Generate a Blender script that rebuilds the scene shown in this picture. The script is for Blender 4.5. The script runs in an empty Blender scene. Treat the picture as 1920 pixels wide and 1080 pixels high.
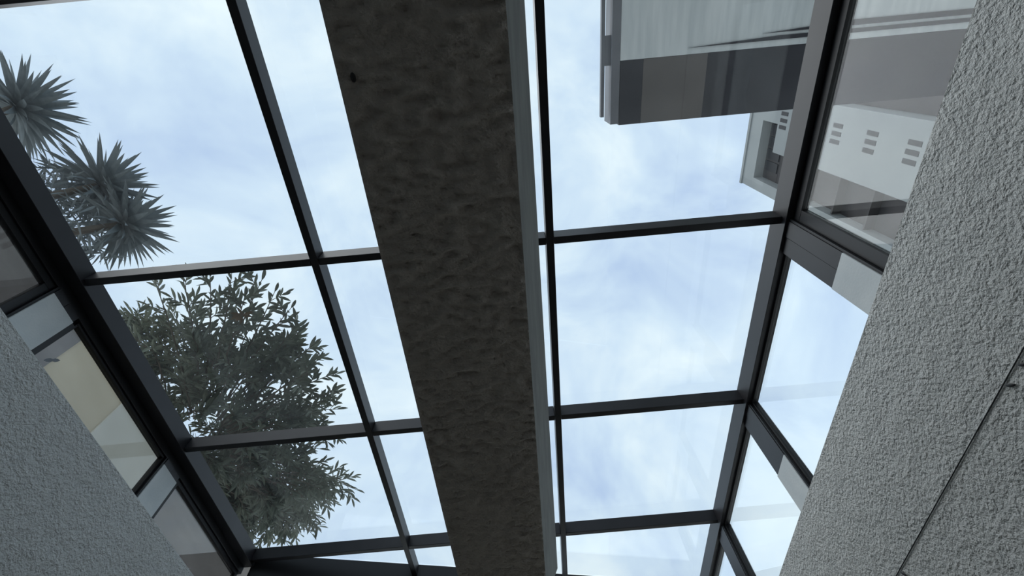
import bpy, bmesh, math, random
from mathutils import Vector, Matrix, Quaternion, noise
scene = bpy.context.scene
COL = scene.collection
U = 2.5            # metres per unit: the glazing bars' undersides are 1 U above the lens
EYE = 1.6          # lens height above the floor
def P(x, y, z): return Vector((x*U, y*U, z*U + EYE))

# ------------------------------------------------------------------ camera
cam_data = bpy.data.cameras.new('camera'); cam = bpy.data.objects.new('camera', cam_data); COL.objects.link(cam)
R = ((0.9959984, 0.0819777, -0.0355928), (-0.0890721, 0.8779949, -0.4703096), (-0.0073045, 0.4715979, 0.8817835))
m = Matrix.Identity(4)
for i in range(3):
    m[i][0] = R[0][i]; m[i][1] = -R[1][i]; m[i][2] = -R[2][i]
m.translation = (0, 0, EYE)
cam.matrix_world = m
cam_data.sensor_width = 36; cam_data.lens = 842.5*36/1920; cam_data.clip_start = .02; cam_data.clip_end = 500
scene.camera = cam

# ------------------------------------------------------------------ sky, sun, exposure
W = bpy.data.worlds.new('sky'); scene.world = W; W.use_nodes = True
nt = W.node_tree; N = nt.nodes; L = nt.links; N.clear()
out = N.new('ShaderNodeOutputWorld'); bg = N.new('ShaderNodeBackground')
tc = N.new('ShaderNodeTexCoord')
no = N.new('ShaderNodeTexNoise'); no.inputs['Scale'].default_value = 3.6; no.inputs['Detail'].default_value = 8; no.inputs['Roughness'].default_value = .58; no.inputs['Distortion'].default_value = .5
rp = N.new('ShaderNodeValToRGB')
rp.color_ramp.elements[0].position = .30; rp.color_ramp.elements[0].color = (.46, .60, .82, 1)
rp.color_ramp.elements[1].position = .70; rp.color_ramp.elements[1].color = (.84, .96, 1.0, 1)
e = rp.color_ramp.elements.new(.5); e.color = (.63, .78, .92, 1)
L.new(tc.outputs['Generated'], no.inputs['Vector']); L.new(no.outputs['Fac'], rp.inputs['Fac'])
L.new(rp.outputs['Color'], bg.inputs['Color']); bg.inputs['Strength'].default_value = 1.08
L.new(bg.outputs[0], out.inputs[0])
sd = bpy.data.lights.new('veiled_sun', 'SUN'); sd.energy = 1.5; sd.angle = math.radians(60); sd.color = (1, .97, .92)
sun = bpy.data.objects.new('veiled_sun', sd); COL.objects.link(sun)
sun.rotation_euler = Vector((.75, .2, -1)).to_track_quat('-Z', 'Y').to_euler(); sun.location = (-6, -2, 12)
vs = scene.view_settings
vs.view_transform = 'Standard'; vs.look = 'None'; vs.exposure = 0.1; vs.gamma = 1.0; vs.use_curve_mapping = False

# ------------------------------------------------------------------ materials
def new_mat(name, color, rough=.6, metal=0, spec=.5):
    mt = bpy.data.materials.new(name); mt.use_nodes = True
    b = mt.node_tree.nodes['Principled BSDF']
    b.inputs['Base Color'].default_value = (*color, 1); b.inputs['Roughness'].default_value = rough
    b.inputs['Metallic'].default_value = metal; b.inputs['Specular IOR Level'].default_value = spec
    return mt
def mottled(name, c0, c1, scale, rough=.7, stretch=(1, 1, 1), bump=0, bscale=60, bdist=.01, spec=.3, detail=4):
    mt = new_mat(name, c0, rough, 0, spec); nt = mt.node_tree; b = nt.nodes['Principled BSDF']
    tc = nt.nodes.new('ShaderNodeTexCoord'); mp = nt.nodes.new('ShaderNodeMapping'); mp.inputs['Scale'].default_value = stretch
    nz = nt.nodes.new('ShaderNodeTexNoise'); nz.inputs['Scale'].default_value = scale; nz.inputs['Detail'].default_value = detail
    cr = nt.nodes.new('ShaderNodeValToRGB'); cr.color_ramp.elements[0].position = .35; cr.color_ramp.elements[1].position = .65
    cr.color_ramp.elements[0].color = (*c0, 1); cr.color_ramp.elements[1].color = (*c1, 1)
    l = nt.links
    l.new(tc.outputs['Object'], mp.inputs['Vector']); l.new(mp.outputs[0], nz.inputs['Vector']); l.new(nz.outputs['Fac'], cr.inputs['Fac']); l.new(cr.outputs['Color'], b.inputs['Base Color'])
    if bump:
        n2 = nt.nodes.new('ShaderNodeTexNoise'); n2.inputs['Scale'].default_value = bscale; n2.inputs['Detail'].default_value = 3
        bp = nt.nodes.new('ShaderNodeBump'); bp.inputs['Strength'].default_value = bump; bp.inputs['Distance'].default_value = bdist
        l.new(mp.outputs[0], n2.inputs['Vector']); l.new(n2.outputs['Fac'], bp.inputs['Height']); l.new(bp.outputs[0], b.inputs['Normal'])
    return mt
def stucco(name, c0, c1, stretch, dist):
    """roughcast render: cast lumps over finer grit"""
    mt = new_mat(name, c0, .9, 0, .2); nt = mt.node_tree; b = nt.nodes['Principled BSDF']; l = nt.links
    tc = nt.nodes.new('ShaderNodeTexCoord'); mp = nt.nodes.new('ShaderNodeMapping'); mp.inputs['Scale'].default_value = stretch
    l.new(tc.outputs['Object'], mp.inputs['Vector'])
    a = nt.nodes.new('ShaderNodeTexNoise'); a.inputs['Scale'].default_value = 1; a.inputs['Detail'].default_value = 4; a.inputs['Roughness'].default_value = .6; a.inputs['Distortion'].default_value = 0
    c = nt.nodes.new('ShaderNodeTexNoise'); c.inputs['Scale'].default_value = .22; c.inputs['Detail'].default_value = 2
    l.new(mp.outputs[0], a.inputs['Vector']); l.new(mp.outputs[0], c.inputs['Vector'])
    ad = nt.nodes.new('ShaderNodeMath'); ad.operation = 'MULTIPLY_ADD'; ad.inputs[1].default_value = .8
    l.new(c.outputs['Fac'], ad.inputs[0]); l.new(a.outputs['Fac'], ad.inputs[2])
    bp = nt.nodes.new('ShaderNodeBump'); bp.inputs['Strength'].default_value = 1; bp.inputs['Distance'].default_value = dist
    l.new(ad.outputs[0], bp.inputs['Height']); l.new(bp.outputs[0], b.inputs['Normal'])
    cr = nt.nodes.new('ShaderNodeValToRGB'); cr.color_ramp.elements[0].position = .3; cr.color_ramp.elements[1].position = .7
    cr.color_ramp.elements[0].color = (*c0, 1); cr.color_ramp.elements[1].color = (*c1, 1)
    l.new(c.outputs['Fac'], cr.inputs['Fac']); l.new(cr.outputs['Color'], b.inputs['Base Color'])
    return mt
def glass(name, tint, dust, f0=.05):
    """thin clear pane: see-through, mirror reflection growing with the angle, a film of dust"""
    mt = bpy.data.materials.new(name); mt.use_nodes = True; nt = mt.node_tree; n = nt.nodes; l = nt.links; n.clear()
    o = n.new('ShaderNodeOutputMaterial'); tr = n.new('ShaderNodeBsdfTransparent'); tr.inputs[0].default_value = (*tint, 1)
    gl = n.new('ShaderNodeBsdfGlossy'); gl.inputs['Roughness'].default_value = 0; gl.inputs['Color'].default_value = (1, 1, 1, 1)
    lw = n.new('ShaderNodeLayerWeight'); lw.inputs['Blend'].default_value = .5
    pw = n.new('ShaderNodeMath'); pw.operation = 'POWER'; pw.inputs[1].default_value = 5
    ma = n.new('ShaderNodeMath'); ma.operation = 'MULTIPLY_ADD'; ma.inputs[1].default_value = 1-f0; ma.inputs[2].default_value = f0
    l.new(lw.outputs['Facing'], pw.inputs[0]); l.new(pw.outputs[0], ma.inputs[0])
    mx = n.new('ShaderNodeMixShader'); l.new(ma.outputs[0], mx.inputs[0]); l.new(tr.outputs[0], mx.inputs[1]); l.new(gl.outputs[0], mx.inputs[2])
    tl = n.new('ShaderNodeBsdfTranslucent'); tl.inputs[0].default_value = (.75, .78, .8, 1)
    nz = n.new('ShaderNodeTexNoise'); nz.inputs['Scale'].default_value = 3; nz.inputs['Detail'].default_value = 5
    tc = n.new('ShaderNodeTexCoord'); l.new(tc.outputs['Object'], nz.inputs['Vector'])
    du = n.new('ShaderNodeMath'); du.operation = 'MULTIPLY'; du.inputs[1].default_value = dust*2; l.new(nz.outputs['Fac'], du.inputs[0])
    m2 = n.new('ShaderNodeMixShader'); l.new(du.outputs[0], m2.inputs[0]); l.new(mx.outputs[0], m2.inputs[1]); l.new(tl.outputs[0], m2.inputs[2])
    l.new(m2.outputs[0], o.inputs[0])
    return mt
M = {}
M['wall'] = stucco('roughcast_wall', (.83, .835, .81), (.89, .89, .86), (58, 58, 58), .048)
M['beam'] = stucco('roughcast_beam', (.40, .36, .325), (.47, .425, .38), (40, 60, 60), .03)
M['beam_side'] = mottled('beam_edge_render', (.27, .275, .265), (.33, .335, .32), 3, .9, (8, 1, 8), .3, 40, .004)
M['metal'] = mottled('anthracite_metal', (.013, .0125, .015), (.019, .0178, .021), 5, .42, (1, 1, 1), .05, 300, .001, .4)
M['metal_dark'] = new_mat('black_metal', (.006, .0062, .008), .5)
M['pier'] = mottled('white_pier_render', (.62, .66, .67), (.70, .73, .73), 6, .85, (1, 1, 1), .2, 90, .004)
M['roof_glass'] = glass('roof_glass', (.96, .97, .975), .010, .04)
M['side_glass'] = glass('side_glass', (.965, .975, .975), .005, .03)
M['sash_glass'] = glass('sash_glass', (.80, .80, .80), .03, .07)
M['floor'] = mottled('dark_floor', (.10, .092, .085), (.14, .13, .12), 3, .5)
M['ground'] = mottled('pale_concrete', (.60, .58, .55), (.70, .68, .64), 1.5, .9)
M['cable'] = new_mat('black_cable', (.012, .012, .013), .5)
M['taupe'] = mottled('taupe_render', (.24, .21, .19), (.30, .265, .24), 2, .9, (1, 1, 4))
M['beige'] = mottled('beige_render', (.68, .565, .38), (.76, .64, .45), 1.4, .9, (1, 1, 3))
M['cream'] = mottled('cream_render', (.72, .67, .56), (.80, .75, .64), 2, .9)
M['white_soffit'] = mottled('white_soffit', (.66, .70, .70), (.80, .83, .82), 2.2, .85, (6, .6, 1), .1, 30, .004)
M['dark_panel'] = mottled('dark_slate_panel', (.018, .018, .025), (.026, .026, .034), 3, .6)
M['brown_panel'] = mottled('brown_grey_panel', (.11, .10, .092), (.145, .13, .12), 2, .7)
M['grey_beam'] = mottled('grey_beam', (.16, .165, .18), (.20, .205, .22), 3, .7)
M['far_white'] = mottled('pale_facade', (.21, .22, .215), (.25, .26, .25), .3, .9)
M['far_brown'] = mottled('brown_cladding', (.03, .027, .026), (.048, .043, .042), .6, .8)
M['far_window'] = new_mat('dark_window', (.015, .016, .018), .6, 0, .2)
M['bark'] = mottled('bark', (.10, .08, .06), (.18, .15, .12), 12, .9, (1, 1, .3), .5, 40, .01)
M['leaf'] = mottled('tree_leaf', (.12, .14, .105), (.21, .23, .17), 4, .55)
M['yucca'] = mottled('yucca_leaf', (.13, .157, .165), (.19, .22, .228), 5, .55)
M['dry'] = mottled('dry_leaf', (.16, .10, .05), (.22, .15, .08), 8, .8)

# ------------------------------------------------------------------ helpers
def tag(o, label=None, cat=None, group=None, kind=None):
    if label: o['label'] = label
    if cat: o['category'] = cat
    if group: o['group'] = group
    if kind: o['kind'] = kind
    return o
def link(name, me, mat, parent=None):
    o = bpy.data.objects.new(name, me); COL.objects.link(o)
    if mat and not me.materials: me.materials.append(M[mat] if isinstance(mat, str) else mat)
    if parent: o.parent = parent
    return o
def empty(name, label=None, cat=None, kind=None, group=None, loc=(0, 0, 0)):
    o = bpy.data.objects.new(name, None); COL.objects.link(o); o.location = loc; o.empty_display_size = .2
    return tag(o, label, cat, group, kind)
def prism_bm(bm, poly, z0, z1):
    """poly: plan polygon in U; z in U"""
    a = [bm.verts.new(P(x, y, z0)) for x, y in poly]; b = [bm.verts.new(P(x, y, z1)) for x, y in poly]
    n = len(poly)
    bm.faces.new(list(reversed(a))); bm.faces.new(b)
    for i in range(n): bm.faces.new((a[i], a[(i+1) % n], b[(i+1) % n], b[i]))
def finish(bm, name, mat, parent=None, bevel=0):
    bmesh.ops.recalc_face_normals(bm, faces=bm.faces)
    if bevel: bmesh.ops.bevel(bm, geom=bm.edges[:], offset=bevel, segments=1, affect='EDGES', profile=.5)
    me = bpy.data.meshes.new(name); bm.to_mesh(me); bm.free()
    if parent is not None and parent.location.length:
        me.transform(Matrix.Translation(-parent.location))
    return link(name, me, mat, parent)
def prism(name, poly, z0, z1, mat, parent=None, bevel=0):
    bm = bmesh.new(); prism_bm(bm, poly, z0, z1); return finish(bm, name, mat, parent, bevel)
def box(name, x0, x1, y0, y1, z0, z1, mat, parent=None, bevel=0):
    return prism(name, [(x0, y0), (x1, y0), (x1, y1), (x0, y1)], z0, z1, mat, parent, bevel)
def boxes(name, lst, mat, parent=None, bevel=0):
    bm = bmesh.new()
    for x0, x1, y0, y1, z0, z1 in lst: prism_bm(bm, [(x0, y0), (x1, y0), (x1, y1), (x0, y1)], z0, z1)
    return finish(bm, name, mat, parent, bevel)
def tube_bm(bm, pts, radii, seg=7):
    rings = []
    for i, p in enumerate(pts):
        t = (pts[min(i+1, len(pts)-1)] - pts[max(i-1, 0)]).normalized()
        u = t.orthogonal().normalized(); v = t.cross(u)
        if rings:
            ref = rings[-1][0].co - pts[i-1]; u = (ref - t*ref.dot(t)).normalized(); v = t.cross(u)
        r = radii[i] if isinstance(radii, (list, tuple)) else radii
        rings.append([bm.verts.new(p + (u*math.cos(2*math.pi*k/seg) + v*math.sin(2*math.pi*k/seg))*r) for k in range(seg)])
    for a, b in zip(rings, rings[1:]):
        for k in range(seg): bm.faces.new((a[k], a[(k+1) % seg], b[(k+1) % seg], b[k]))
    bm.faces.new(list(reversed(rings[0]))); bm.faces.new(rings[-1])

# ------------------------------------------------------------------ plan of the glazed well (U)
XL, XA, XB, XR = -1.0465, -.4765, .0935, .6635      # left eave, two rafters, right eave
ROWS = [-1.293, -.723, -.153, .4175, .990, 1.5575]    # cross bars
HB = .0092                                            # half a bar's width
ZB, ZG = 1.0, 1.045                                   # bar underside, glass
WL, WR = -1.03, .635                                  # inner faces of the walls
ZWL, ZWR = .8125, .676                                # wall tops
YBACK = ROWS[0]
def yend(x): return 1.633 + .26*(x + .845)            # the skewed far end of the roof
ZF = -EYE/U

# floor, ground, walls
tag(prism('floor', [(WL, YBACK), (WR, YBACK), (WR, yend(WR)), (WL, yend(WL))], ZF-.04, ZF, 'floor'), 'dark floor at the bottom of the glazed well', 'floor', kind='structure')
tag(boxes('ground', [(-16, WL-.1, -12, 16, ZF-.12, ZF-.045), (WR+.1, 16, -12, 16, ZF-.12, ZF-.045)], 'ground'), 'pale concrete ground outside the glazed well', 'ground', kind='structure')
def wall_poly(name, poly, z0, z1, label, mat='wall'):
    return tag(prism(name, poly, z0, z1, mat, None, .006), label, 'wall', kind='structure')
wall_right = wall_poly('wall_right', [(WR, YBACK), (WR+.10, YBACK), (WR+.10, yend(WR+.1)), (WR, yend(WR))], ZF, ZWR, 'pale grey roughcast wall with a thin black cable, under the window to the tower')
wall_left = wall_poly('wall_left', [(WL-.10, YBACK), (WL, YBACK), (WL, yend(WL)), (WL-.10, yend(WL-.1))], ZF, ZWL, 'grey roughcast wall below the windows facing the beige house')
wall_poly('wall_back', [(WL-.1, YBACK-.1), (WR+.1, YBACK-.1), (WR+.1, YBACK-.002), (WL-.1, YBACK-.002)], ZF, ZG, 'roughcast wall at the back of the well')
wall_poly('wall_end', [(WL-.1, yend(WL-.1)+.002), (WR+.1, yend(WR+.1)+.002), (WR+.1, yend(WR+.1)+.1), (WL-.1, yend(WL-.1)+.1)], ZF, .80, 'roughcast wall under the skewed end beam', 'cream')

# ------------------------------------------------------------------ glass roof
roof = empty('ceiling', 'flat glass roof of square panes in dark metal bars', 'glass roof', 'structure')
ye = {x: yend(x) for x in (XL, XA, XB, XR)}
for x in (XA, XB):
    prism('rafter', [(x-HB, YBACK), (x+HB, YBACK), (x+HB, yend(x+HB)), (x-HB, yend(x-HB))], ZB, ZG-.001, 'metal', roof, .002)
for i, y in enumerate(ROWS):
    for a, b in ((XL, XA), (XA, XB), (XB, XR)):
        box('cross_bar', a+HB+.0005, b-HB-.0005, y-HB, y+HB, ZB+.0015, ZG-.001, 'metal', roof, .002)
g = .002
for a, b in ((XL, XA), (XA, XB), (XB, XR)):
    for y0, y1 in zip(ROWS, ROWS[1:]):
        box('glass_pane', a+g, b-g, y0+g, y1-g, ZG, ZG+.003, 'roof_glass', roof)
    y0 = ROWS[-1]
    prism('glass_pane', [(a+g, y0+g), (b-g, y0+g), (b-g, yend(b)-g), (a+g, yend(a)-g)], ZG, ZG+.003, 'roof_glass', roof)

# eave beams and the skewed end beam
def trim(n, label, cat='beam'): return empty('trim_%d' % n, label, cat, 'structure')
t = trim(1, 'dark metal eave beam along the window side of the tower')
box('eave_beam', XR-HB-.0055, XR+.0155, YBACK, yend(XR), .985, ZG-.001, 'metal', t, .002)
box('drip_edge', XR+.0157, XR+.022, YBACK, yend(XR), .995, ZG+.004, 'metal_dark', t)
t = trim(2, 'dark metal eave beam along the side of the beige house')
box('eave_beam', XL-.050, XL+HB, YBACK, yend(XL), .995, ZG-.001, 'metal', t, .002)
box('head_rail', XL-.052, XL-.024, YBACK, yend(XL), .972, .9945, 'metal_dark', t, .002)
box('drip_edge', XL-.065, XL-.052, YBACK, yend(XL), .99, ZG+.004, 'metal_dark', t)
t = trim(3, 'black skewed end beam closing the glass roof')
prism('end_beam', [(XL, yend(XL)), (XR, yend(XR)), (XR, yend(XR)+.05), (XL, yend(XL)+.05)], .955, ZG-.001, 'metal_dark', t, .002)
box('corner_post', XL-.030, XL+.000, yend(XL)-.012, yend(XL)+.03, ZWL, .955, 'metal_dark', t, .002)
box('corner_post', XR-.005, XR+.030, yend(XR)-.01, yend(XR)+.03, ZWR, .985, 'metal_dark', t, .002)

# posts: dark casing above, white rendered pier below, a black jamb on the near side
def post(n, side, y, ztop, zpier, zwall, label):
    t = trim(n, label, 'post')
    if side == 'R': x0, x1 = XR-.0085, XR+.024
    else: x0, x1 = XL-.050, XL-.020
    y0, y1 = y-HB, y+.078
    inx = (x0 if side == 'R' else x1); s = 1 if side == 'R' else -1
    xa, xb = sorted((inx, inx+s*.028))
    box('post_casing', xa, xb, y0+.006, y0+.045, zpier, ztop, 'metal', t, .001)
    xa, xb = sorted((inx+s*.0015, inx+s*.028))
    box('casing_cover', xa, xb, y0+.0462, y1, zpier, ztop, 'metal', t, .001)
    xa, xb = sorted((inx-s*.001, inx+s*.028))
    box('pier', xa, xb, y0+.006, y1+.001, zwall-.0005, zpier-.0005, 'pier', t, .002)
    xa, xb = sorted((inx+s*.002, inx+s*.030))
    box('jamb', xa, xb, y0, y0+.0055, zwall, ztop, 'metal_dark', t)
    if side == 'L':
        w = .011 if y < .9 else .004
        box('jamb', xa, xb, y1+.0015, y1+.0015+w, zwall, zpier-.001, 'metal_dark', t)
        y1 += .002+w
    return y0, y1
n = 4
names = {1: 'second', 2: 'third'}
bays = {'R': [], 'L': []}
desc = {-.723: 'one bay from the back wall', -.153: 'on the back wall side of the big sash window', .4175: 'beside the big sash window', .990: 'between two fixed windows', 1.5575: 'next to the skewed end beam'}
for side, ztop, zpier, zwall in (('R', .9845, .80, ZWR), ('L', .9715, .952, ZWL)):
    prev = YBACK
    for y in ROWS[1:]:
        if side == 'L' and y > 1.5: continue
        a, b = post(n, side, y, ztop, zpier, zwall, 'dark metal post on a white pier, %s side, %s' % ('tower' if side == 'R' else 'beige house', desc[y])); n += 1
        bays[side].append((prev, a)); prev = b
    bays[side].append((prev, yend(XR if side == 'R' else XL) - .012))

# clerestory windows: frame bars, an opening sash in some, and the pane
def window(n, side, y0, y1, z0, z1, sash, label):
    t = empty('window_%d' % n, label, 'window', 'structure')
    if side == 'R': x0, x1 = XR+.000, XR+.016
    else: x0, x1 = XL-.045, XL-.029
    f = .006
    fz = sash or f
    e = .0006
    box('frame_head', x0, x1, y0+e, y1-e, z1-fz, z1-e, 'metal_dark', t, .001)
    box('frame_sill', x0, x1, y0+e, y1-e, z0+e, z0+f*1.4, 'metal_dark', t, .001)
    fj = sash*1.15 if sash else f
    box('frame_jamb', x0, x1, y0+e, y0+fj, z0+f*1.4+e, z1-fz-e, 'metal_dark', t, .001)
    box('frame_jamb', x0, x1, y1-fj, y1-e, z0+f*1.4+e, z1-fz-e, 'metal_dark', t, .001)
    xm = (x0+x1)/2
    box('pane', xm-.0015, xm+.0015, y0+fj+e, y1-fj-e, z0+f*1.4+e, z1-fz-e, 'sash_glass' if (side == 'L' and sash) else 'side_glass', t)
wn = 1
wl = ['end window by the back wall', 'fixed window one bay from the back wall', 'large sash window showing the canopy and the tower', 'fixed clear window between two white piers', 'fixed clear window beside the last pier', 'narrow window against the skewed end beam']
for i, (a, b) in enumerate(bays['R']):
    window(wn, 'R', a, b, ZWR, .9845, .024 if i == 2 else (.012 if i == 5 else 0), wl[i] + ', tower side'); wn += 1
wl = ['end window by the back wall', 'fixed window one bay from the back wall', 'dim sash window showing taupe render', 'clear window showing the beige house wall', 'small dim sash window by the skewed end beam']
for i, (a, b) in enumerate(bays['L']):
    window(wn, 'L', a, b, ZWL, .9715, .017 if i == 2 else (.012 if i == 4 else 0), wl[i] + ', house side'); wn += 1
# glazing under the skewed end beam
t = empty('window_%d' % wn, 'low strip window under the skewed end beam', 'window', 'structure')
prism('pane', [(XL+.01, yend(XL+.01)+.02), (XR-.01, yend(XR-.01)+.02), (XR-.01, yend(XR-.01)+.023), (XL+.01, yend(XL+.01)+.023)], .801, .954, 'side_glass', t)

# ------------------------------------------------------------------ roughcast ceiling beam
def beam():
    """soffit as a fine grid with the cast lumps of the roughcast, bevelled lighter edge, plain back"""
    zb, zc, zt = .85, .945, ZB-.002
    y0, y1 = YBACK, 1.66
    ny, nx = 640, 64
    V, F, MI = [], [], []
    st = nx + 4
    for i in range(ny+1):
        y = y0 + (y1-y0)*i/ny
        k = .030 - .007*max(0, y/zb)
        xr = k*zb; xc = .0655*zc; xl = -.3155*zb
        for j in range(nx+1):
            x = xl + (xr-xl)*j/nx
            p = P(x, y, zb)
            q = Vector((p.x*13, p.y*27, 0)); q2 = Vector((p.x*30+7, p.y*55, 3))
            h = noise.noise(q)*.030 + abs(noise.noise(q2))*.016 + noise.noise(q*.3)*.008
            edge = min(1, min(j, nx-j)/2)
            p.z += h*edge
            V.append(p)
        for q in ((xc, y, zc), (xc, y, zt), (xl, y, zt)): V.append(P(*q))
    for i in range(ny):
        a, b = i*st, (i+1)*st
        for j in range(st):
            j2 = (j+1) % st
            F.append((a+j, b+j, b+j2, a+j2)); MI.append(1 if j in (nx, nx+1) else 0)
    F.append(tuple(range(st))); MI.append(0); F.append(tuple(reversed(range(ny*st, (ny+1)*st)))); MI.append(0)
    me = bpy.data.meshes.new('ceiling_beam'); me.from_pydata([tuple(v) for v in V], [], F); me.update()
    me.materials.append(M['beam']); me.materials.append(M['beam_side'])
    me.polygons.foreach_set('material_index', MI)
    bm = bmesh.new(); bm.from_mesh(me); bmesh.ops.recalc_face_normals(bm, faces=bm.faces); bm.to_mesh(me); bm.free()
    o = link('ceiling_beam', me, None)
    tag(o, 'wide dark roughcast beam with a lighter bevelled edge under the glass roof', 'beam', kind='structure')
    bm = bmesh.new(); bmesh.ops.create_icosphere(bm, subdivisions=2, radius=.012, matrix=Matrix.Translation(P(-.285*.85, .028*.85, .85)) @ Matrix.Diagonal((1, 1.7, .35, 1)))
    h = finish(bm, 'screw_hole', 'cable', o); h['label'] = 'small dark hole in the render'
    return o
beam()

# ------------------------------------------------------------------ cable and anchors on the right wall
bm = bmesh.new(); xs = WR - .0012
pts = [P(xs, y, xs/1.4365*(1 + .004*math.sin(y*2.1)) ) for y in [-.5 + .1*i for i in range(24)]]
tube_bm(bm, pts, .0021, 6)
tag(finish(bm, 'wall_cable', 'cable'), 'thin black cable stretched along the pale roughcast wall', 'cable')
def anchor(px, py, ang, label):
    # ratios x/z and y/z of the mark on the wall face
    z = WR/px; c = P(WR-.0016, py*z, z)
    bm = bmesh.new()
    bmesh.ops.create_icosphere(bm, subdivisions=2, radius=.017, matrix=Matrix.Translation(c) @ Matrix.Rotation(ang, 4, 'X') @ Matrix.Diagonal((.2, 1.0, .36, 1)))
    tag(finish(bm, 'wall_anchor', 'cable'), label, 'anchor')
anchor(1.46, 1.016, .75, 'small black anchor hole just below the cable')
anchor(1.462, .938, .75, 'small black anchor with a pale rim, under the cable end')
anchor(1.460, 1.996, .9, 'small black anchor near the far end of the cable')

# ------------------------------------------------------------------ canopy of the neighbouring building
zc = 2.4
cx = lambda r: r*zc
can = empty('neighbour_canopy', 'white and dark panelled canopy projecting from the neighbouring building above the glass', 'canopy', loc=P(1.15*zc, 0, ZF))
YN = -1.6*zc
box('soffit_panel', cx(.25), cx(1.12), YN, cx(.0425), zc, zc+.10, 'white_soffit', can)
for a, b, mt in ((.251, .297, 'dark_panel'), (.2975, .427, 'brown_panel'), (.4275, 1.12, 'dark_panel')):
    box('soffit_board', cx(a), cx(b), cx(.043), cx(.166), zc+.004, zc+.10, mt, can)
box('fascia_beam', cx(.2325), cx(.2495), YN, cx(.163), zc, zc+.14, 'grey_beam', can)
box('edge_rail', cx(.2135), cx(.2205), YN, cx(.148), zc+.02, zc+.05, 'grey_beam', can)
box('rail_bracket', cx(.2207), cx(.232), cx(-.004), cx(.050), zc+.02, zc+.05, 'grey_beam', can)
for a, b, c, d in ((.385, 1.0, .0235, .031), (.53, 1.0, .008, .018)):  # proud dark strips standing in for the tapered shadows of the soffit grooves
    prism('shadow_strip', [(cx(a), cx(d)), (cx(a+.18), cx(c)), (cx(b), cx(c)), (cx(b), cx(d))], zc-.004, zc-.0005, 'dark_panel', can)
box('wall', cx(1.10), cx(1.25), YN, cx(.30), ZF, zc, 'far_white', can)
box('roof_slab', cx(.26), cx(1.25), YN, cx(.160), zc+.101, zc+.13, 'grey_beam', can)

# ------------------------------------------------------------------ tower far behind (distances in U)
XT = 8.4
tow = empty('apartment_tower', 'tall pale apartment tower with triple slot windows and brown balcony bay', 'building', loc=P(XT+2, 8/2.5, ZF))
ya, yb = XT*.232, XT*.588
ytop = XT/.5375
yr0, yr1 = XT*.425, XT*.545        # balcony bay
D = 3.6
zr = XT/.562                        # top of the bay
zband = XT/.595
boxes('wall', [(XT, XT+D, ya, XT*.325, ZF, ytop), (XT, XT+D, XT*.325, yr0, ZF, zband), (XT+.35, XT+D, XT*.325, yr1, zband-.001, zr), (XT+.35, XT+D, yr0+.001, yr1, ZF, zband-.002), (XT, XT+D, XT*.3251, yr1, zr, ytop-.001), (XT, XT+D, yr1, yb, ZF, ytop)], 'far_white', tow)
box('bay_lining', XT+.30, XT+.345, yr0, yr1, ZF, zband-.01, 'far_brown', tow)
box('top_glazing', XT+.30, XT+.345, XT*.326, yr1, zband, zr-.005, 'far_brown', tow)
box('roof_parapet', XT-.04, XT+.2, ya, yb+.02, ytop, ytop+.12, 'far_white', tow)
boxes('side_block', [(XT+.4, XT+D, XT*.12, ya-.01, ZF, XT/.60)], 'far_brown', tow)
fl = XT*.1385
zs = [XT/.914 + k*fl for k in range(-5, 5)]
for z in zs:
    if z < ZF+.5: continue
    for k, (a0) in enumerate((.284, .307, .330)):
        a0 -= .004
        w = box('window', XT-.01, XT+.03, XT*a0, XT*(a0+.0125), z-.17, z+.17, 'far_window', tow)
    # balcony of that floor
    bz = z - fl*.42
    b = box('balcony', XT+.05, XT+.29, yr0+.02, yr1-.02, bz, bz+.05, 'far_brown', tow)
    box('railing', XT+.045, XT+.049, yr0+.02, yr1-.02, bz+.061, bz+.22, 'grey_beam', b)
    box('mullion', XT+.28, XT+.298, (yr0*.6+yr1*.4), (yr0*.6+yr1*.4)+.06, bz+.07, bz+fl-.02, 'far_brown', b)
for a0 in (.34, .385, .43, .475):
    box('window', XT+.27, XT+.299, XT*a0, XT*(a0+.036), zband+.05, zr-.08, 'far_window', tow)

# ------------------------------------------------------------------ beige house beyond the left windows
XH = -1.42; zt = 1.37
hou = empty('beige_house', 'beige and taupe rendered house wall close behind the left windows', 'house', loc=P(XH-.2, 1.2, ZF))
tn = lambda deg: abs(XH)*math.tan(math.radians(180-deg))
segs = [(-1.6, tn(153.0), 'taupe', .0), (tn(153.0)+.0005, tn(145), 'beige', .006), (tn(145)+.0005, tn(136.5), 'cream', .0), (tn(136.5)+.0005, 3.0, 'taupe', .01)]
for a, b, mt, off in segs:
    box('wall_panel', XH-.12, XH-off, a, b, ZF, zt, mt, hou)
box('coping', XH-.13, XH+.01, -1.6, 3.0, zt+.0005, zt+.02, 'cream', hou)

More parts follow.
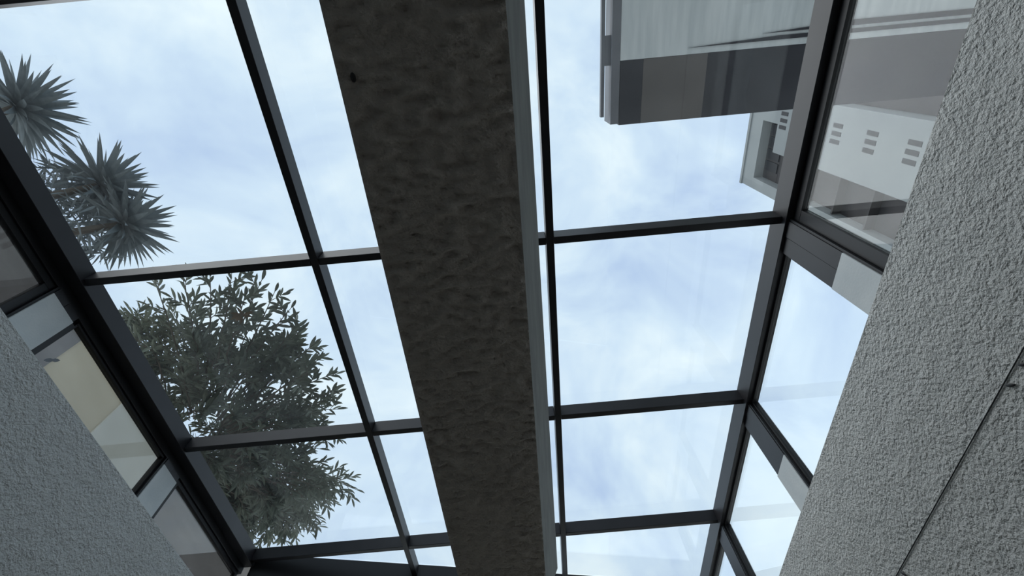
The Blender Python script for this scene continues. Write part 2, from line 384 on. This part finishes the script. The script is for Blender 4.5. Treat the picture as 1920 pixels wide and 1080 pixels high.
# ------------------------------------------------------------------ plants behind the house wall
rnd = random.Random(5)
def leaf_mesh(name, length, width, droop, fold, nseg, mat, tip=1.0):
    """a leaf along +X with its upper side to +Z"""
    bm = bmesh.new(); rows = []
    for i in range(nseg+1):
        t = i/nseg
        w = width*(math.sin(math.pi*min(1, t*.93+.06))**.8 if tip == 1.0 else (.55+.45*math.sin(math.pi*min(.5, t*1.4)))*(1-t**tip))*.5
        x = length*t; z = -droop*length*t*t
        if i == nseg: rows.append([bm.verts.new((x, 0, z))])
        else: rows.append([bm.verts.new((x, -w, z+fold*w)), bm.verts.new((x, 0, z)), bm.verts.new((x, w, z+fold*w))])
    for a, b in zip(rows, rows[1:]):
        if len(b) == 3:
            bm.faces.new((a[0], b[0], b[1], a[1])); bm.faces.new((a[1], b[1], b[2], a[2]))
        else:
            bm.faces.new((a[0], b[0], a[1])); bm.faces.new((a[1], b[0], a[2]))
    me = bpy.data.meshes.new(name); bm.to_mesh(me); bm.free(); me.materials.append(M[mat]); return me
def frame(d, up):
    d = d.normalized(); y = up.cross(d)
    if y.length < 1e-3: y = Vector((0, 1, 0)).cross(d)
    y.normalize(); z = d.cross(y)
    return Matrix((d, y, z)).transposed().to_4x4()

# yucca: stems behind the wall, each head a core with sword leaves
yz = 2.15
def RP(rx, ry, z): return P(rx*z, ry*z, z)
base = RP(-.98, .16, yz); base = Vector((base.x-.55, base.y+.0, 0))
yuc = empty('yucca_tree', 'spiky yucca with several heads of sword leaves above the house wall', 'yucca', loc=base)
heads = [(-.968, .026, 2.2, .84), (-.884, .192, 2.15, .78), (-.880, .282, 2.05, .74)]
ylf = [leaf_mesh('yucca_leaf_shape', 1.0, .078, d, .25, 6, 'yucca', 2.2) for d in (.02, .10, .22)]
fork = base + Vector((0, 0, 3.4))
bm = bmesh.new(); tube_bm(bm, [Vector((0, 0, 0)), Vector((.04, .05, 1.8)), fork - base], [.16, .13, .12], 9)
me = bpy.data.meshes.new('trunk'); bm.to_mesh(me); bm.free(); link('trunk', me, 'bark', yuc)
for rx, ry, z, s in heads:
    c = RP(rx, ry, z)
    bm = bmesh.new(); mid = (fork+c)/2 + Vector((-.12, 0, .15)); ax = (c-mid).normalized()
    tube_bm(bm, [fork-base+Vector((0, 0, -.05)), mid-base, c-base], [.09, .06, .035], 8)
    me = bpy.data.meshes.new('stem'); bm.to_mesh(me); bm.free(); stem = link('stem', me, 'bark', yuc)
    nl = 98
    for k in range(nl):
        u = (k+.5)/nl
        th = math.acos(1 - 1.55*u); ph = k*2.39996
        loc = Vector((math.sin(th)*math.cos(ph), math.sin(th)*math.sin(ph), math.cos(th)))
        q = Vector((0, 0, 1)).rotation_difference((ax+Vector((.25, 0, .3))).normalized())
        d = q @ loc
        lo = link('leaf', ylf[0 if th < .8 else (1 if th < 1.4 else 2)], None, stem)
        ln = s*(.62 + .16*rnd.random())
        lo.matrix_local = Matrix.Translation(c-base + d*.03) @ frame(d, Vector((.01, .02, 1))) @ Matrix.Diagonal((ln, 1.0*(.8+.4*rnd.random()), ln, 1))

# drooping skirt of short old leaves under the heads, too small and many to tell apart
V, F = [], []
for k in range(620):
    c = RP(*heads[1 + k % 2][:3])
    p = c + Vector((max(-.75, min(.05, rnd.gauss(-.34, .20))), max(-.3, min(.22, rnd.gauss(-.02, .22))), max(-.6, min(.05, rnd.gauss(-.26, .20)))))
    d = Vector((rnd.gauss(.2, .5), rnd.gauss(0, .6), rnd.gauss(-.4, .5))).normalized()
    mm = Matrix.Translation(p-base) @ frame(d, Vector((.01, .02, 1))) @ Matrix.Diagonal(((.13+.1*rnd.random()), .38, .2, 1)); b0 = len(V); me = ylf[1]
    V += [tuple(mm @ v.co) for v in me.vertices]; F += [tuple(b0+i for i in q.vertices) for q in me.polygons]
me = bpy.data.meshes.new('leaf_skirt'); me.from_pydata(V, [], F); me.update()
link('leaf_skirt', me, 'yucca', yuc)['kind'] = 'stuff'

# broad-leaved tree: trunk, branches, twigs with lance leaves
tb = Vector((-4.45, 2.5, 0))
tree = empty('leafy_tree', 'bushy tree with narrow grey-green leaves leaning over the house wall', 'tree', loc=tb)
crown = P(-.92*1.62, .90*1.62, 1.52)
bm = bmesh.new(); tube_bm(bm, [Vector((0, 0, 0)), Vector((-.05, .3, 1.8)), Vector((.1, .7, 3.4)), crown-tb], [.17, .14, .11, .07], 10)
me = bpy.data.meshes.new('trunk'); bm.to_mesh(me); bm.free(); link('trunk', me, 'bark', tree)
# tips of the outer shoots: ratios x/z, y/z and height
tips = [(-.87, .43, 1.62), (-.80, .425, 1.66), (-.735, .43, 1.7), (-.68, .425, 1.72), (-.615, .45, 1.7), (-.595, .485, 1.7), (-.57, .535, 1.68), (-.585, .60, 1.66), (-.56, .60, 1.7), (-.545, .65, 1.66),
        (-.555, .70, 1.68), (-.53, .755, 1.7), (-.535, .82, 1.66), (-.545, .88, 1.68), (-.60, .93, 1.64), (-.575, .98, 1.66), (-.64, 1.03, 1.62), (-.66, 1.11, 1.62), (-.60, 1.20, 1.66), (-.575, 1.225, 1.66), (-.66, 1.28, 1.6), (-.73, 1.36, 1.6), (-.78, 1.43, 1.6), (-.88, 1.48, 1.6), (-.98, 1.45, 1.6)]
inner = []
while len(inner) < 320:
    ry = rnd.uniform(.48, 1.46)
    best = min(tips, key=lambda q: abs(q[1]-ry)); lim = best[0] - .035   # right-hand limit of the crown here
    rx = rnd.uniform(-1.14, lim)
    if ry < .62 and rnd.random() < .72: continue                            # looser towards the top of the crown
    if rx > lim-.12 and rnd.random() < .35: continue
    inner.append((rx, ry, rnd.uniform(1.45, 1.9)))
lmesh = [leaf_mesh('tree_leaf_shape', 1.0, .30, d, .3, 4, 'leaf') for d in (.0, .15, .3)]
leaves = []     # (position, direction, length)
bmT = bmesh.new(); bmB = bmesh.new()
shoots = [(RP(*q), True) for q in tips] + [(RP(*q), False) for q in inner]
for tip, outer in shoots:
    d0 = tip - crown; n = 6
    start = crown + d0*(.2 if outer else .62)
    ctrl = (start+tip)/2 + Vector((rnd.uniform(-.1, .1), rnd.uniform(-.1, .1), .12))
    pts = [start*(1-t)**2 + ctrl*2*t*(1-t) + tip*t*t for t in [i/n for i in range(n+1)]]
    tube_bm(bmB, [p-tb for p in pts], [(.014 if outer else .006)*(1-i/(n+.6))+.002 for i in range(n+1)], 5)
    # side twigs near the tip
    for k in range(5 if outer else 5):
        t = (.40 + .13*k) if outer else (.3+.15*k); t = min(t, .98)
        p = start*(1-t)**2 + ctrl*2*t*(1-t) + tip*t*t
        ax = (tip-start).normalized()
        side = ax.orthogonal().normalized(); side = Quaternion(ax, rnd.uniform(0, 6.28)) @ side
        tw = (ax*.75 + side*.8).normalized(); tl = rnd.uniform(.16, .30)*(1.15-t*.5)
        tube_bm(bmT, [p-tb, p+tw*tl-tb], [.004, .002], 4)
        for j in range(7):
            s = .25 + .75*j/6
            q = p + tw*tl*s; sd = tw.orthogonal().normalized(); sd = Quaternion(tw, j*2.4+rnd.random()) @ sd
            ld = (tw*.8 + sd*.75).normalized() if j < 6 else tw
            leaves.append((q, ld, rnd.uniform(.08, .118), outer))
    for j in range(10 if outer else 6):
        t = .55 + .45*j/(9 if outer else 5)
        p = start*(1-t)**2 + ctrl*2*t*(1-t) + tip*t*t
        ax = (tip-start).normalized(); sd = Quaternion(ax, j*2.4+rnd.random()) @ ax.orthogonal().normalized()
        ld = (ax*.8 + sd*.7).normalized() if t < .99 else ax
        leaves.append((p, ld, rnd.uniform(.085, .12), outer))
me = bpy.data.meshes.new('branches'); bmB.to_mesh(me); bmB.free(); link('branches', me, 'bark', tree)
me = bpy.data.meshes.new('twigs'); bmT.to_mesh(me); bmT.free(); link('twigs', me, 'bark', tree)['kind'] = 'stuff'
rnd.shuffle(leaves)
outl = [l for l in leaves if l[3]][:300]; pick = set(id(l) for l in outl)
def leaf_mat(l): return Matrix.Translation(l[0]-tb) @ frame(l[1], Vector((.1, .1, 1))) @ Matrix.Diagonal((l[2]*1.25, l[2]*1.15, l[2], 1))
for l in outl:
    o = link('leaf', rnd.choice(lmesh), None, tree); o.matrix_local = leaf_mat(l)
V, F = [], []
for l in leaves:
    if id(l) in pick: continue
    me = rnd.choice(lmesh); mm = leaf_mat(l); b0 = len(V)
    V += [tuple(mm @ v.co) for v in me.vertices]; F += [tuple(b0+i for i in p.vertices) for p in me.polygons]
me = bpy.data.meshes.new('foliage'); me.from_pydata(V, [], F); me.update()
link('foliage', me, 'leaf', tree)['kind'] = 'stuff'

# a clump of withered leaves caught in the crown
c = RP(-.70, .545, 1.5) - tb
V, F = [], []
for k in range(16):
    d = Vector((rnd.gauss(0, 1), rnd.gauss(0, .6), rnd.gauss(0, .5))).normalized()
    mm = Matrix.Translation(c + d*.01) @ frame(d, Vector((.1, .1, 1))) @ Matrix.Diagonal((.09, .10, .09, 1)); b0 = len(V); me = lmesh[2]
    V += [tuple(mm @ v.co) for v in me.vertices]; F += [tuple(b0+i for i in q.vertices) for q in me.polygons]
me = bpy.data.meshes.new('withered_leaves'); me.from_pydata(V, [], F); me.update()
link('withered_leaves', me, 'dry', tree)['label'] = 'small clump of brown withered leaves'

# a dark dead leaf stuck to the outside of the window before the beige wall
zl = 1.0915/1.235
lc = P(-1.0865, 1.0865/1.235*.628, 1.0865/1.235)
bm = bmesh.new(); rows = []
prof = [(-.045, .002), (-.03, .010), (-.012, .013), (.004, .007), (.018, .012), (.032, .009), (.046, .001)]
ring = [(u, w) for u, w in prof] + [(u, -w*.8) for u, w in reversed(prof)]
ca, sa = math.cos(.9), math.sin(.9)
top = [bm.verts.new(lc + Vector((-.001, u*ca-w*sa, u*sa+w*ca))) for u, w in ring]
bot = [bm.verts.new(lc + Vector((-.003, u*ca-w*sa, u*sa+w*ca))) for u, w in ring]
bm.faces.new(top); bm.faces.new(list(reversed(bot)))
for i in range(len(ring)): bm.faces.new((top[i], top[(i+1) % len(ring)], bot[(i+1) % len(ring)], bot[i]))
tag(finish(bm, 'dead_leaf', 'cable'), 'small dark dead leaf stuck on the window before the beige wall', 'leaf')
